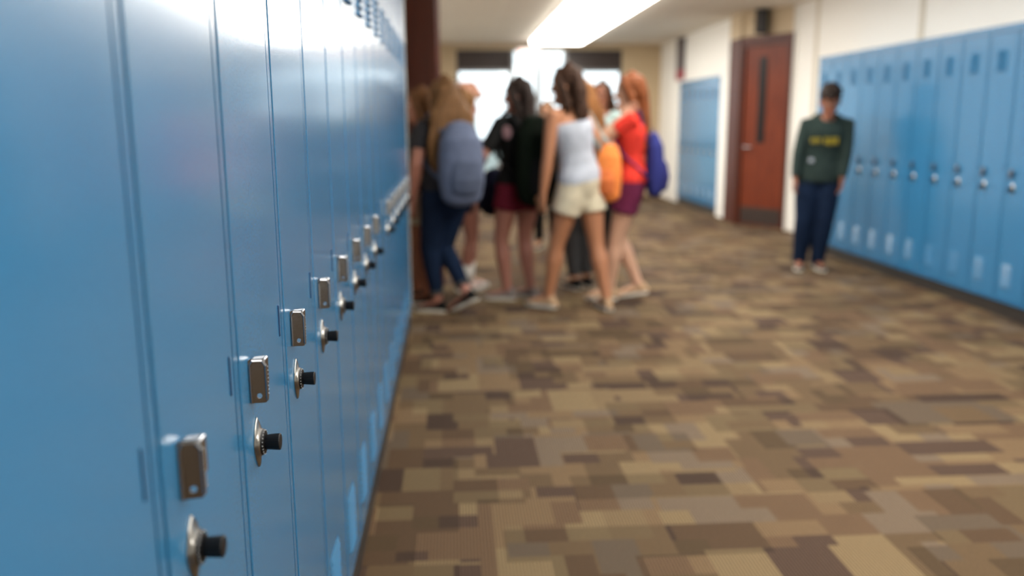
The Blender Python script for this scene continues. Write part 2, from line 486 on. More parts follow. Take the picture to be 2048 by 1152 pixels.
def build_locker(height, z0, hardware=True):
    t = thing('locker', 'x', 'locker')
    # local: x outward (face at 0), y along the row 0..PITCH, z up
    D0, D1 = .015, PITCH-.017       # door span
    bm = NB()
    box(bm, -.375, -.022, .0005, PITCH-.0005, z0, height)               # carcass
    box(bm, -.022, -.0008, .0005, D0-.007, z0, height)                  # near stile
    box(bm, -.022, -.0008, D1+.006, PITCH-.0005, z0, height)           # far stile
    box(bm, -.0225, -.017, D0-.007, D1+.006, z0, height-.045, 1)      # dark backing strip that paints in the shade of the door gaps
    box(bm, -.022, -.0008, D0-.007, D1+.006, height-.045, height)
    box(bm, -.022, .006, .0005, PITCH-.0005, height-.012, height)        # top lip
    box(bm, -.022, -.0008, D0-.007, D1+.006, z0, z0+.012)
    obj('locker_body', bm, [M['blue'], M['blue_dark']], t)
    dr = NB(); zt, zb = height-.05, z0+.016
    rbox(dr, -.020, 0, D0, D1, zb, zt, .0015, 1)
    for k in range(8):
        louvre(dr, D0+.03, D0+.17, .36-k*.0195, .3435-k*.0195, .0085)
    for k in range(6):
        louvre(dr, D0+.075, D0+.195, 1.79-k*.024, 1.770-k*.024, .014)
    door = obj('locker_door', dr, M['blue'], t)
    bm = NB()
    for k in range(3): loft(bm, [(.0, D1-.02, .979+k*.0165), (.0, D1-.02, .9945+k*.0165)], [.0022, .0022], n=8)
    obj('hinge', bm, M['blue_dark'], door)
    if hardware:
        # handle: projecting lift tab with hole, hooded at the top
        bm = NB(); Y = D0+.044
        out = [(0, .932), (.024, .930), (.0275, .934), (.0285, .985), (.025, .994), (.018, .999), (.004, 1.001), (0, .999)]
        ov = [bm.verts.new((x, Y, z)) for x, z in out]
        oe = [bm.edges.new((ov[i], ov[(i+1) % len(ov)])) for i in range(len(ov))]
        hv = [bm.verts.new((.0145+.0042*math.cos(a), Y, .942+.0042*math.sin(a))) for a in [2*math.pi*i/14 for i in range(14)]]
        he = [bm.edges.new((hv[i], hv[(i+1) % 14])) for i in range(14)]
        r_ = bmesh.ops.triangle_fill(bm, use_beauty=True, use_dissolve=False, edges=oe+he)
        fs = [g for g in r_['geom'] if isinstance(g, bmesh.types.BMFace)]
        ex = bmesh.ops.extrude_face_region(bm, geom=fs)
        for v in [g for g in ex['geom'] if isinstance(g, bmesh.types.BMVert)]: v.co.y += .0022
        rbox(bm, .001, .0255, Y+.002, Y+.024, .952, .9985, .004, 3)
        # raised rim on the front of the tab
        loft(bm, [(.003, Y-.001, .934), (.003, Y-.001, .990), (.007, Y-.001, .998), (.021, Y-.001, .9965), (.0265, Y-.001, .988), (.0265, Y-.001, .936)], [.0022]*6, side=Vector((0, 1, 0)), n=8)
        for k in range(8): rbox(bm, .0268, .0282, Y-.001, Y+.006, .940+k*.006, .9435+k*.006, .0006, 1)
        for v in bm.verts: v.co.x *= .84; v.co.y += v.co.x*.45; v.co.z = .9665+(v.co.z-.9665)*.93
        obj('locker_handle', bm, M['chrome'], door, False)
        # combination lock
        cy, cz = D0+.069, .868
        bm = NB(); rings = []; N = 36
        for sc, x in ((1, .0), (1, .0015), (.93, .003), (.72, .0045), (.62, .008), (.5, .0085)):
            ring = []
            for i in range(N):
                a = 2*math.pi*i/N
                rr = teardrop(a)
                if sc < .9: rr = min(rr, .0208)*(1 if sc > .7 else (sc+.3))
                else: rr *= sc
                ring.append(bm.verts.new((x, cy+rr*math.cos(a), cz+rr*math.sin(a))))
            rings.append(ring)
        for a, b in zip(rings, rings[1:]):
            for i in range(N): bm.faces.new((a[i], a[(i+1) % N], b[(i+1) % N], b[i]))
        bm.faces.new(rings[-1]); bm.faces.new(rings[0][::-1])
        obj('lock_plate', bm, M['satin'], door, True)
        def lathe(bm, prof, n=40, knurl=0, mi=0):
            rg = []
            for x, r in prof:
                rg.append([bm.verts.new((x, cy+(r+(knurl if i % 2 else 0))*math.cos(2*math.pi*i/n), cz+(r+(knurl if i % 2 else 0))*math.sin(2*math.pi*i/n))) for i in range(n)])
            for a, b in zip(rg, rg[1:]):
                for i in range(n): bm.faces.new((a[i], a[(i+1) % n], b[(i+1) % n], b[i])).material_index = mi
            bm.faces.new(rg[-1]).material_index = mi; bm.faces.new(rg[0][::-1]).material_index = mi
        bm = NB(); lathe(bm, [(.0078, .0185), (.0085, .0192), (.012, .0165), (.0125, .012)])
        for i in range(20):
            a = 2*math.pi*i/20; n0 = len(bm.verts)
            L_ = .0035 if i % 5 else .0055
            box(bm, .0105, .0116, -.0004, .0004, .0165-L_*.2, .0165+L_*.35, 1)
            xform(bm, Matrix.Translation((0.0003, cy, cz)) @ Matrix.Rotation(a, 4, 'X'), n0)
        obj('lock_dial', bm, [M['black'], M['white_ink']], door)
        bm = NB(); lathe(bm, [(.012, .0100), (.016, .0104), (.026, .0112), (.0325, .0116), (.0335, .0108)], 48, .0005)
        obj('lock_knob', bm, M['black'], door)
    return t

ORD = ['nearest', 'second', 'third', 'fourth', 'fifth', 'sixth', 'seventh', 'eighth', 'ninth', 'tenth', 'eleventh', 'twelfth', 'thirteenth', 'fourteenth', 'fifteenth', 'sixteenth']
lk = build_locker(2.14, .120)
lk_plain = build_locker(2.14, .120, False)
Y0 = .796-PITCH
for i in range(16):
    o = (lk if i == 0 else copy_tree(lk)) if i != 9 else lk_plain
    o.location = (XL, Y0+PITCH*i, 0)
    if i == 0: lab = 'blue locker nearest the camera, filling the left edge of the picture'
    elif i == 9: lab = 'blue locker without handle or dial, tenth from the camera in the left row'
    elif i == 1: lab = 'blue locker with the lowest and largest handle and dial, second in the left row'
    elif i == 15: lab = 'last blue locker at the far end of the left row beside the beige end strip'
    else: lab = 'blue locker with chrome handle and dial, %s from the camera in the left row' % ORD[i]
    tag(o, lab, 'locker', 'blue lockers in the near row along the left wall')
rk = build_locker(1.95, .10)
NR = 16
for i in range(NR):
    o = rk if i == 0 else copy_tree(rk)
    o.location = (XR, 8.70-.313*i, 0); o.rotation_euler = (0, 0, math.pi)
    if i == 0: lab = 'blue locker at the far end of the right row, beside the white wall'
    else: lab = 'blue locker in the right row, %s from its far end' % ORD[i]
    tag(o, lab, 'locker', 'blue lockers in the long row along the right wall')
for i in range(7):
    o = copy_tree(rk)
    o.location = (XR+.003, 14.145-.313*i, 0); o.rotation_euler = (0, 0, math.pi)
    lab = ['farthest', 'second farthest', 'third farthest', 'middle of its seven', 'third', 'second', 'nearest'][i]
    lab = 'pale shining locker in the short row past the red-brown door, %s' % lab
    if i in (4, 5): lab += ' from the door'
    tag(o, lab, 'locker', 'blue lockers in the short far row on the right')

# ------------------------------------------------------------ people
HEAD = 1.07
WIDE = 1.09
def skin(name, c): return P(name, c, .5, bump=.1, bscale=200, spec=.4)
SK = {'pale': skin('pale_skin', (.62, .36, .24)), 'tan': skin('tan_skin', (.42, .18, .09)), 'rosy': skin('rosy_skin', (.36, .155, .11)),
      'brown': skin('brown_skin', (.26, .095, .05)), 'fair': skin('fair_skin', (.52, .27, .16))}
def cloth(name, c): return P(name, c, .9, bump=.35, bscale=350, var=.12, vscale=14, spec=.08)
def hairm(name, c):
    m = P(name, c, .6, spec=.12)
    nt = m.node_tree; b = nt.nodes['Principled BSDF']
    tc = nt.nodes.new('ShaderNodeTexCoord'); mp = nt.nodes.new('ShaderNodeMapping'); mp.inputs['Scale'].default_value = (90, 90, 5)
    n = nt.nodes.new('ShaderNodeTexNoise'); n.inputs['Scale'].default_value = 1; n.inputs['Detail'].default_value = 3
    r = nt.nodes.new('ShaderNodeValToRGB'); r.color_ramp.elements[0].position = .3; r.color_ramp.elements[1].position = .7
    r.color_ramp.elements[0].color = (*[x*.55 for x in c], 1); r.color_ramp.elements[1].color = (*[min(1, x*1.5) for x in c], 1)
    k = nt.nodes.new('ShaderNodeBump'); k.inputs['Strength'].default_value = .8; k.inputs['Distance'].default_value = .006
    nt.links.new(tc.outputs['Object'], mp.inputs[0]); nt.links.new(mp.outputs[0], n.inputs['Vector'])
    nt.links.new(n.outputs['Fac'], r.inputs[0]); nt.links.new(r.outputs[0], b.inputs['Base Color'])
    nt.links.new(n.outputs['Fac'], k.inputs['Height']); nt.links.new(k.outputs[0], b.inputs['Normal'])
    return m
HR = {'brown': hairm('brown_hair', (.10, .045, .018)), 'black': hairm('black_hair', (.022, .014, .011)), 'blonde': hairm('dark_blonde_hair', (.14, .07, .028)),
      'chestnut': hairm('chestnut_hair', (.22, .095, .032)), 'red': hairm('red_hair', (.17, .05, .016)), 'darkbrown': hairm('dark_brown_hair', (.045, .022, .013)),
      'amber': hairm('amber_brown_hair', (.21, .105, .04))}
M['eye'] = P('eye_white', (.5, .48, .45), .4); M['iris'] = P('dark_iris', (.03, .018, .01), .15)
M['lips'] = P('lip_pink', (.42, .13, .11), .45); M['brow'] = P('brow_brown', (.03, .018, .012), .8)
M['sole'] = P('off_white_rubber_sole', (.62, .58, .5), .6); M['lace'] = P('white_lace', (.75, .73, .68), .7)

def ik(a, b, l1, l2, pole):
    a, b = Vector(a), Vector(b); d = b-a; L = min(d.length, (l1+l2)*.998); d.normalize(); b2 = a+d*L
    x = (l1*l1-l2*l2+L*L)/(2*L); h = math.sqrt(max(l1*l1-x*x, 0))
    p = Vector(pole); p = p-d*p.dot(d); p.normalize()
    return a+d*x+p*h, b2

def person(label, loc, face_deg, h, skinm, hair, hair_len=.35, hair_w=.11, feet=None, toes=(0, 0), heel=(0, 0), hands=None, elbow=None,
           head=(0, 0, 0), lean=(0, 0), top=None, sleeve=.5, bottom=None, leg=.4, skirt=False, tank=False, socks=None, shoe=None,
           hip_shift=(0, 0), male=False, voxel=.0065, hood=False, hem=0, ponytail=False, sole='sole', laces=False, wave=.012, hair_y=0, cuff=None):
    """face_deg: compass of the facing direction in world, 0 = +Y, 90 = -X (turned left). local frame: x right, y forward"""
    t = thing('person', label, 'person', loc, R(face_deg), 'students standing in the corridor')
    k = h/1.65
    V = lambda x, y, z: Vector((x*k, y*k, z*k))
    sw = .19 if male else .162
    hs = Vector((hip_shift[0], hip_shift[1], 0))*k
    pel = V(0, 0, .90)+hs
    chest = V(lean[0]*.7, lean[1]*.7, 1.22)+hs*.6
    nb = V(lean[0], lean[1], 1.385)+hs*.4
    sh = [V(lean[0]+sgn_*sw, lean[1], 1.345)+hs*.4 for sgn_ in (-1, 1)]
    hp = [pel+V(sgn_*.085, 0, -.02) for sgn_ in (-1, 1)]
    feet = feet or ((-.09, 0), (.09, 0))
    an = [V(feet[i][0], feet[i][1]-.0, .075 + heel[i]) for i in (0, 1)]
    kn = []
    for i in (0, 1):
        td = Vector((math.sin(R(toes[i]))*-1, math.cos(R(toes[i])), 0))
        q, e = ik(hp[i], an[i], .415*k, .40*k, (td+Vector((0, .2, 0)))); kn.append(q); an[i] = e
    hands = hands or ((-.24, .04, .80), (.24, .04, .80))
    elbow = elbow or ((-.6, -1, 0), (.6, -1, 0))
    el, wr = [], []
    for i in (0, 1):
        q, e = ik(sh[i], V(*hands[i]), .275*k, .235*k, elbow[i]); el.append(q); wr.append(e)
    # --- body
    bm = NB()
    sec = [(-.10, .05, .06), (-.06, .14, .095), (0, .162, .11), (.06, .155, .105), (.13, .125, .088), (.20, .122, .085), (.28, .14, .098), (.35, .155, .105), (.41, .15, .095), (.45, .12, .07), (.475, .07, .055)]
    sec = [(a, b*WIDE, c*WIDE) for a, b, c in sec]
    if male: sec = [(a, b*(.92 if a < .1 else 1.14), c) for a, b, c in sec]
    def torso_pt(dz):
        f = max(0, min(1, dz/.485)); z = .90+dz
        return V(0, 0, z)+hs*(1-f*.6)+V(lean[0]*f, lean[1]*f, 0)
    loft(bm, [torso_pt(a) for a, b, c in sec], [(b*k, c*k) for a, b, c in sec], n=20)
    hc = nb+V(0, .012, .045)
    loft(bm, [nb-V(0, 0, .04), nb+V(0, 0, .0), hc+V(0, .005, .03)], [.06*k, .05*k, .047*k])
    for i in (0, 1):
        sd = Vector((1, 0, 0)) 
        loft(bm, [nb*.45+sh[i]*.55+V(0, 0, -.012), sh[i], sh[i].lerp(el[i], .35), sh[i].lerp(el[i], .8), el[i], el[i].lerp(wr[i], .3), el[i].lerp(wr[i], .75), wr[i]],
             [.054*k, .053*k, .047*k, .041*k, .039*k, .040*k, .031*k, .025*k], side=Vector((0, 1, 0)), n=12)
        loft(bm, [hp[i]+V(0, 0, .03), hp[i].lerp(kn[i], .15), hp[i].lerp(kn[i], .5), hp[i].lerp(kn[i], .88), kn[i], kn[i].lerp(an[i], .12), kn[i].lerp(an[i], .32), kn[i].lerp(an[i], .7), an[i]],
             [.093*k, .094*k, .081*k, .062*k, .058*k, .055*k, .061*k, .043*k, .036*k], n=14)
        # hand: palm, four fingers, thumb
        fd = (wr[i]-el[i]).normalized(); sg_ = -1 if i == 0 else 1
        sv = Vector((0, 1, 0)) - fd*fd.y
        if sv.length < .3: sv = Vector((0, 0, 1)) - fd*fd.z
        sv.normalize(); nv = fd.cross(sv)*(1 if i == 0 else -1)
        loft(bm, [wr[i], wr[i]+fd*.03*k, wr[i]+fd*.075*k], [(.024*k, .017*k), (.037*k, .016*k), (.038*k, .014*k)], side=sv, n=12)
        for j, (off, ln) in enumerate(((.029, .068), (.010, .077), (-.009, .072), (-.028, .056))):
            b0 = wr[i]+fd*.078*k+sv*off*k
            d1 = (fd+sv*off*4+nv*.12).normalized(); d2_ = (fd+nv*.6).normalized(); d3 = (fd+nv*1.2).normalized()
            p1 = b0+d1*ln*.45*k; p2 = p1+d2_*ln*.33*k; p3 = p2+d3*ln*.22*k
            loft(bm, [b0, p1, p2, p3], [.0095*k, .0088*k, .008*k, .007*k], n=8)
        b0 = wr[i]+fd*.025*k+sv*.026*k; p1 = b0+(fd*.6+sv*.8+nv*.2).normalized()*.04*k; p2 = p1+(fd+sv*.25+nv*.3).normalized()*.032*k
        loft(bm, [b0, p1, p2], [.013*k, .0105*k, .0085*k], n=8)
        # foot core
        td = Vector((-math.sin(R(toes[i])), math.cos(R(toes[i])), 0))
        dz = -heel[i]*.75/.16 if heel[i] else 0
        toe = an[i]+td*.15*k+Vector((0, 0, -.045*k-(heel[i]*.95)))
        loft(bm, [an[i]+td*-.03*k-Vector((0, 0, .035*k)), an[i]+td*.05*k-Vector((0, 0, .02*k+heel[i]*.3)), toe], [(.03*k, .03*k), (.034*k, .03*k), (.03*k, .018*k)], n=12)
    # head
    HM = Matrix.Translation(hc+V(0, 0, .005)) @ Euler((R(head[1]), R(head[2]), R(head[0])), 'XYZ').to_matrix().to_4x4() @ Matrix.Scale(k*HEAD*(1.1 if male else 1), 4)
    n0 = len(bm.verts)
    hd = [(.000, .020, .018, .060), (.012, .034, .032, .052), (.04, .050, .055, .034), (.075, .060, .078, .016), (.11, .068, .090, .006), (.145, .0725, .096, 0), (.18, .067, .087, -.004), (.205, .05, .066, -.006), (.22, .022, .03, -.006)]
    loft(bm, [(0, y, z) for z, w, d, y in hd], [(w, d) for z, w, d, y in hd], n=20)
    loft(bm, [(0, .085, .125), (0, .099, .10), (0, .108, .082), (0, .094, .074)], [.007, .010, .013, .010], n=8)
    for s_ in (-1, 1): ball(bm, (s_*.071, -.005, .095), (.010, .018, .030), 10)
    ball(bm, (0, .085, .018), (.02, .016, .014), 8)
    xform(bm, HM, n0)
    remeshed('body', bm, skinm, t, voxel, 5)
    for s_ in (-1, 1):
        bm = NB(); ball(bm, (s_*.030, .083, .113), (.0115, .0075, .006), 12); xform(bm, HM); e = obj('eye', bm, M['eye'], t, True)
        bm = NB(); ball(bm, (s_*.030, .0895, .112), (.0055, .003, .005), 10); xform(bm, HM); obj('iris', bm, M['iris'], e, True)
        bm = NB(); loft(bm, [(s_*.014, .096, .129), (s_*.03, .095, .134), (s_*.045, .082, .130)], [.003, .0035, .002], n=6); xform(bm, HM); obj('eyebrow', bm, M['brow'], t, True)
    bm = NB(); loft(bm, [(-.022, .084, .050), (-.008, .094, .054), (0, .096, .052), (.008, .094, .054), (.022, .084, .050)], [.003, .0055, .0055, .0055, .003], n=8); xform(bm, HM)
    obj('mouth', bm, M['lips'], t, True)
    # hair
    bm = NB(); rnd = random.Random(int(h*1000)+len(label))
    hd2 = [(.075, .058, .052, -.045), (.11, .074, .080, -.026), (.145, .081, .098, -.012), (.18, .076, .096, -.008), (.21, .060, .076, -.008), (.232, .028, .036, -.008)]
    loft(bm, [(0, y, z) for z, w, d, y in hd2], [(w, d) for z, w, d, y in hd2], n=18)
    if male:
        for _ in range(46):
            a = rnd.uniform(0, 2*math.pi); e_ = rnd.uniform(.2, 1.3)
            c = Vector((.078*math.cos(a)*math.cos(e_), .095*math.sin(a)*math.cos(e_)-.008, .145+.09*math.sin(e_)))
            if c.y > .07 and c.z < .16: continue
            ball(bm, c, rnd.uniform(.014, .022), 6)
        loft(bm, [(-.05, .075, .165), (0, .092, .170), (.05, .075, .165)], [.014, .016, .014], n=8)
    else:
        for s_ in (-1, 1):   # locks beside the face
            q = hair_len*.75
            loft(bm, [(s_*.03, .055, .215), (s_*.066, .045, .16), (s_*.078, .010, .09), (s_*.085, -.02, .02), (s_*.09, -.03, .02-q*.5), (s_*.082, -.03, .02-q)], [.012, .022, .026, .028, .028, .010], n=10)
        if ponytail:
            loft(bm, [(0, -.09, .17), (0, -.14, .18), (0, -.165, .10), (0, -.155, .0), (0, -.13, -hair_len)], [.03, .032, .042, .036, .01], n=12)
        else:
            loft(bm, [(0, -.05, .18), (0, -.075, .10), (0, -.085+hair_y, 0), (0, -.095+hair_y, -hair_len*.4), (0, -.10+hair_y, -hair_len*.8), (0, -.10+hair_y, -hair_len)],
                 [(.06, .05), (.082, .05), (hair_w*.95, .05), (hair_w, .05), (hair_w*.8, .04), (hair_w*.4, .02)], n=18)
            for _ in range(26):
                u = rnd.uniform(-1, 1); ph = rnd.uniform(0, 6)
                pts = []
                for q in range(7):
                    f = q/6; z = .17-f*(hair_len+.17)*rnd.uniform(.9, 1.05)
                    w = (.06+(hair_w-.06)*min(1, f*2))
                    pts.append((u*w+wave*math.sin(ph+f*9), -.06-.055*math.sqrt(max(0, 1-u*u*.8))*min(1, .4+f*2)+hair_y*min(1, f*1.5)+wave*.5*math.cos(ph+f*8), z))
                loft(bm, pts, [.012, .013, .014, .014, .013, .010, .004], n=6)
    xform(bm, HM)
    remeshed('hair', bm, hair, t, .0075, 2, .4)
    # --- clothes
    g = .012*k
    if top:
        bm = NB()
        s2 = [x for x in sec if x[0] >= (-.045+hem)]
        s2 = [(a, b+.014, c+.014) for a, b, c in s2]
        if tank: s2 = [x for x in s2 if x[0] <= .42]
        loft(bm, [torso_pt(a) for a, b, c in s2], [(b*k, c*k) for a, b, c in s2], n=20, cap=False)
        for i in (0, 1):
            if tank:
                c0 = torso_pt(.38)+V((-1, 1)[i]*.075, 0, 0)
                loft(bm, [c0+V(0, .09, -.03), c0+V(0, .06, .06), c0+V(0, .0, .092), c0+V(0, -.05, .06), c0+V(0, -.08, -.03)], [.014*k]*5, n=8)
            else:
                pts = [nb*.5+sh[i]*.5, sh[i]+V(0, 0, .004), sh[i].lerp(el[i], .4)]; rr = [.058*k, .063*k, .058*k]
                if sleeve <= 1: pts.append(sh[i].lerp(el[i], max(.45, sleeve))); rr.append(.056*k)
                else:
                    pts += [el[i], el[i].lerp(wr[i], .5), el[i].lerp(wr[i], sleeve-1)]; rr += [.052*k, .047*k, .038*k]
                loft(bm, pts, rr, side=Vector((0, 1, 0)), n=12, cap=False)
        if hood:
            loft(bm, [nb+V(-.08, .05, -.01), nb+V(-.095, -.03, .02), nb+V(0, -.09, .03), nb+V(.095, -.03, .02), nb+V(.08, .05, -.01)], [.03*k, .042*k, .05*k, .042*k, .03*k], side=Vector((0, 0, 1)), n=10)
            loft(bm, [torso_pt(.10), torso_pt(.03), torso_pt(-.06), torso_pt(-.085)], [(.185*k, .125*k), (.212*k, .145*k), (.215*k, .148*k), (.20*k, .135*k)], n=18, cap=False)
        remeshed({True: 'tank_top', False: 'hoodie' if hood else 'shirt'}[tank], bm, top, t, .010, 3)
    if bottom:
        bm = NB()
        s2 = [(a, b+.011, c+.011) for a, b, c in sec if -.07 <= a <= .13]
        loft(bm, [torso_pt(a) for a, b, c in s2], [(b*k, c*k) for a, b, c in s2], n=20, cap=False)
        loft(bm, [torso_pt(.0), torso_pt(-.06), torso_pt(-.115)], [(.17*k, .118*k), (.165*k, .115*k), (.12*k, .095*k)], n=18)
        if skirt:
            loft(bm, [torso_pt(.08), torso_pt(0), torso_pt(-.10), torso_pt(-.22)-hs*.2], [(.155*k, .108*k), (.178*k, .128*k), (.195*k, .15*k), (.215*k, .175*k)], n=24, cap=False)
        for i in (0, 1):
            pts = [hp[i]+V(0, 0, .02), hp[i].lerp(kn[i], .15)]; rr = [.104*k, .106*k]
            if leg <= 1:
                if not skirt: pts.append(hp[i].lerp(kn[i], leg*.6+.06)); rr.append(.105*k); pts.append(hp[i].lerp(kn[i], leg)); rr.append((.106 if leg < .6 else .075)*k)
            else:
                wd = 1.25 if male else 1.0
                pts += [hp[i].lerp(kn[i], .5), kn[i], kn[i].lerp(an[i], .3), kn[i].lerp(an[i], (leg-1)*.8), kn[i].lerp(an[i], leg-1)]
                rr += [.090*k*wd, .070*k*wd, .068*k*wd, .056*k*wd, .052*k*wd]
            loft(bm, pts, rr, n=14, cap=False)
        nm = 'skirt' if skirt else ('shorts' if leg <= 1 else 'jeans')
        o = remeshed(nm, bm, bottom, t, .010, 3)
        if cuff:
            for i in (0, 1):
                bm = NB(); c0 = kn[i].lerp(an[i], leg-1.05); c1 = kn[i].lerp(an[i], leg-.98)
                loft(bm, [c0, c1], [.055*k, .055*k], n=14, cap=False); obj('cuff', bm, cuff, o, True)
    # --- shoes and socks
    for i in (0, 1):
        td = Vector((-math.sin(R(toes[i])), math.cos(R(toes[i])), 0)); sd = Vector((td.y, -td.x, 0))
        tilt = math.atan2(heel[i], .17*k) if heel[i] else 0
        # shoe built flat with ankle over origin, then pitched about the ball of the foot
        FM = Matrix.Translation(an[i]) @ Matrix(((sd.x, td.x, 0, 0), (sd.y, td.y, 0, 0), (0, 0, 1, 0), (0, 0, 0, 1))) @ Matrix.Rotation(-tilt, 4, 'X') @ Matrix.Scale(k, 4)
        if shoe:
            bm = NB()
            loft(bm, [(0, -.055, -.048), (0, -.035, -.03), (0, .01, -.026), (0, .05, -.032), (0, .10, -.043), (0, .145, -.048), (0, .175, -.052)],
                 [(.026, .022), (.033, .034), (.036, .036), (.038, .030), (.042, .024), (.038, .020), (.022, .014)], side=Vector((1, 0, 0)), n=14)
            loft(bm, [(0, -.02, -.03), (0, -.015, .012)], [(.036, .042), (.034, .038)], n=14, cap=False)
            xform(bm, FM); so = remeshed('shoe', bm, shoe, t, .007, 3)
            bm = NB(); pr = [(-.028, -.062), (-.036, -.03), (-.036, .03), (-.044, .09), (-.042, .14), (-.022, .185), (.022, .185), (.042, .14), (.044, .09), (.036, .03), (.036, -.03), (.028, -.062)]
            a_ = [bm.verts.new((x, y, -.0745)) for x, y in pr]; b_ = [bm.verts.new((x, y, -.054)) for x, y in pr]
            bm.faces.new(a_[::-1]); bm.faces.new(b_)
            for q in range(len(pr)): bm.faces.new((a_[q], a_[(q+1) % len(pr)], b_[(q+1) % len(pr)], b_[q]))
            xform(bm, FM); obj('shoe_sole', bm, M[sole], so)
            if laces:
                bm = NB()
                for q in range(5):
                    y = .03+q*.019; z = .004-q*.0065
                    loft(bm, [(-.024, y-.006, z-.012), (0, y, z), (.024, y+.008, z-.012)], [.004, .004, .004], n=6)
                xform(bm, FM); obj('shoelace', bm, M['lace'], so)
        if socks:
            bm = NB(); loft(bm, [an[i]-V(0, 0, .02), an[i].lerp(kn[i], .1), an[i].lerp(kn[i], socks[1])], [.040*k, .040*k, .050*k], n=14, cap=False)
            obj('sock', bm, socks[0], t, True)
    t['_k'] = k
    return t

def backpack(label, who, mat, mat2, w=.15, hgt=.40, d=.12, zc=1.10, y=-.19, x=0, straps=True):
    """who: the person wearing it (only for its placement)"""
    k = who.get('_k', 1)
    Mw = Matrix.Translation(who.location) @ Matrix.Rotation(who.rotation_euler.z, 4, 'Z')
    b = thing('backpack', label, 'backpack', Mw @ Vector((x*k, y*k, (zc-hgt/2)*k)), who.rotation_euler.z, 'school bags carried by the students')
    bm = NB()
    loft(bm, [(0, 0, .02), (0, 0, .10*1), (0, 0, hgt*.5), (0, .005, hgt*.8), (0, .015, hgt*.96)], [(w*.9, d*.8), (w, d), (w, d), (w*.9, d*.85), (w*.6, d*.5)], n=24)
    for v in bm.verts: v.co = Vector((math.copysign(abs(v.co.x/w)**.8*w, v.co.x), math.copysign(abs(v.co.y/d)**.85*d, v.co.y), v.co.z))
    remeshed('bag_body', bm, mat, b, .009, 4)
    bm = NB(); loft(bm, [(0, -d*.75, .05), (0, -d*.85, .12), (0, -d*.8, hgt*.48)], [(w*.7, .045), (w*.75, .05), (w*.65, .035)], n=18)
    remeshed('front_pocket', bm, mat2, b, .008, 4)
    bm = NB(); loft(bm, [(-.03, .02, hgt*.98), (-.02, .02, hgt+.035), (.02, .02, hgt+.035), (.03, .02, hgt*.98)], [.007]*4, n=8); obj('carry_loop', bm, mat2, b, True)
    if straps:
        zt = (1.40-(zc-hgt/2))
        for s_ in (-1, 1):
            xs = s_*.10
            bm = NB(); loft(bm, [(xs*.7-x, .06, hgt*.88), (xs-x, -y-.06, zt+.005), (xs-x, -y+.02, zt+.018), (xs*1.1-x, -y+.085, zt-.05), (xs*1.25-x, -y+.132, zt-.18), (xs*1.5-x, -y+.05, zt-.30), (xs*1.2-x, .05, .12)],
                            [(.024, .007)]*7, n=10)
            obj('shoulder_strap', bm, mat2, b, True)
    return b

C = {n: cloth(n, c) for n, c in dict(
    black_cotton=(.012, .012, .012), dark_top=(.03, .03, .035), beige_cotton=(.42, .36, .27), blue_denim=(.008, .016, .038), faded_denim=(.25, .30, .33), maroon_cotton=(.12, .012, .025),
    wine_cotton=(.13, .02, .055), cream_cotton=(.66, .58, .42), white_cotton=(.40, .42, .47), red_cotton=(.66, .045, .03), grey_green=(.30, .38, .36),
    dark_green=(.026, .040, .036), navy_cotton=(.010, .012, .028), slate_blue=(.115, .135, .20), dark_slate=(.08, .095, .14), orange_nylon=(.80, .24, .06), dark_orange=(.62, .16, .05),
    royal_blue=(.03, .035, .16), deep_blue=(.03, .03, .14), black_nylon=(.006, .010, .006), sock_white=(.62, .60, .55), grey_shoe=(.22, .19, .18), dark_grey=(.06, .06, .06), tan_shoe=(.5, .33, .2), yellow_print=(.34, .26, .03), mauve_grey=(.25, .15, .16)).items()}

# girl half hidden by the end of the lockers
p1 = person('girl half hidden by the left locker end, beige shorts, black laced sneakers', (-.215, 6.28, 0), 80, 1.53, SK['brown'], HR['brown'], .40, .13,
            feet=((-.05, -.02), (.10, .10)), toes=(0, -8), top=C['dark_top'], sleeve=.5, bottom=C['beige_cotton'], leg=.55, shoe=C['black_cotton'], laces=True, wave=.02)
# girl with blue-grey backpack, walking
p2 = person('girl in dark jeans with long dark blonde hair, walking, one heel lifted', (-.05, 5.93, 0), 22, 1.585, SK['rosy'], HR['blonde'], .40, .175,
            feet=((-.065, .05), (.085, -.15)), toes=(48, 32), heel=(0, .085), hands=((-.25, .02, .86), (.24, .05, .80)), top=C['dark_top'], sleeve=.6, bottom=C['blue_denim'], leg=1.82, cuff=C['dark_grey'],
            shoe=C['black_cotton'], laces=False, head=(10, 0, 0), wave=.025)
backpack('blue-grey backpack worn by the walking girl in dark jeans', p2, C['slate_blue'], C['dark_slate'], w=.155, hgt=.46, d=.11, zc=1.10, y=-.235, x=.02)
# girl behind her
p3 = person('girl in black top and white socks standing behind the blue-grey backpack', (.08, 6.75, 0), -70, 1.53, SK['rosy'], HR['amber'], .25, .12,
            feet=((-.07, .06), (.08, -.05)), toes=(0, 0), hands=((-.12, .15, .98), (.12, .14, .95)), elbow=((-.4, -.6, -1), (.4, -.6, -1)), top=C['black_cotton'], sleeve=.5, bottom=C['navy_cotton'], leg=.45,
            socks=(C['sock_white'], .40), shoe=C['sock_white'])
bag = thing('shoulder_bag', 'navy blue bag hanging between the blue-grey and the black backpacks', 'bag', (.315, 6.66, .62), R(20), 'school bags carried by the students')
bm = NB(); loft(bm, [(0, 0, .03), (0, 0, .12), (0, 0, .24), (0, 0, .32)], [(.11, .05), (.12, .06), (.11, .055), (.08, .03)], n=20); remeshed('bag_body', bm, C['navy_cotton'], bag, .008, 4)
bm = NB(); loft(bm, [(-.07, 0, .31), (-.04, 0, .34), (0, 0, .355), (.04, 0, .34), (.07, 0, .31)], [(.012, .005)]*5, n=8); obj('bag_strap', bm, C['dark_grey'], bag, True)
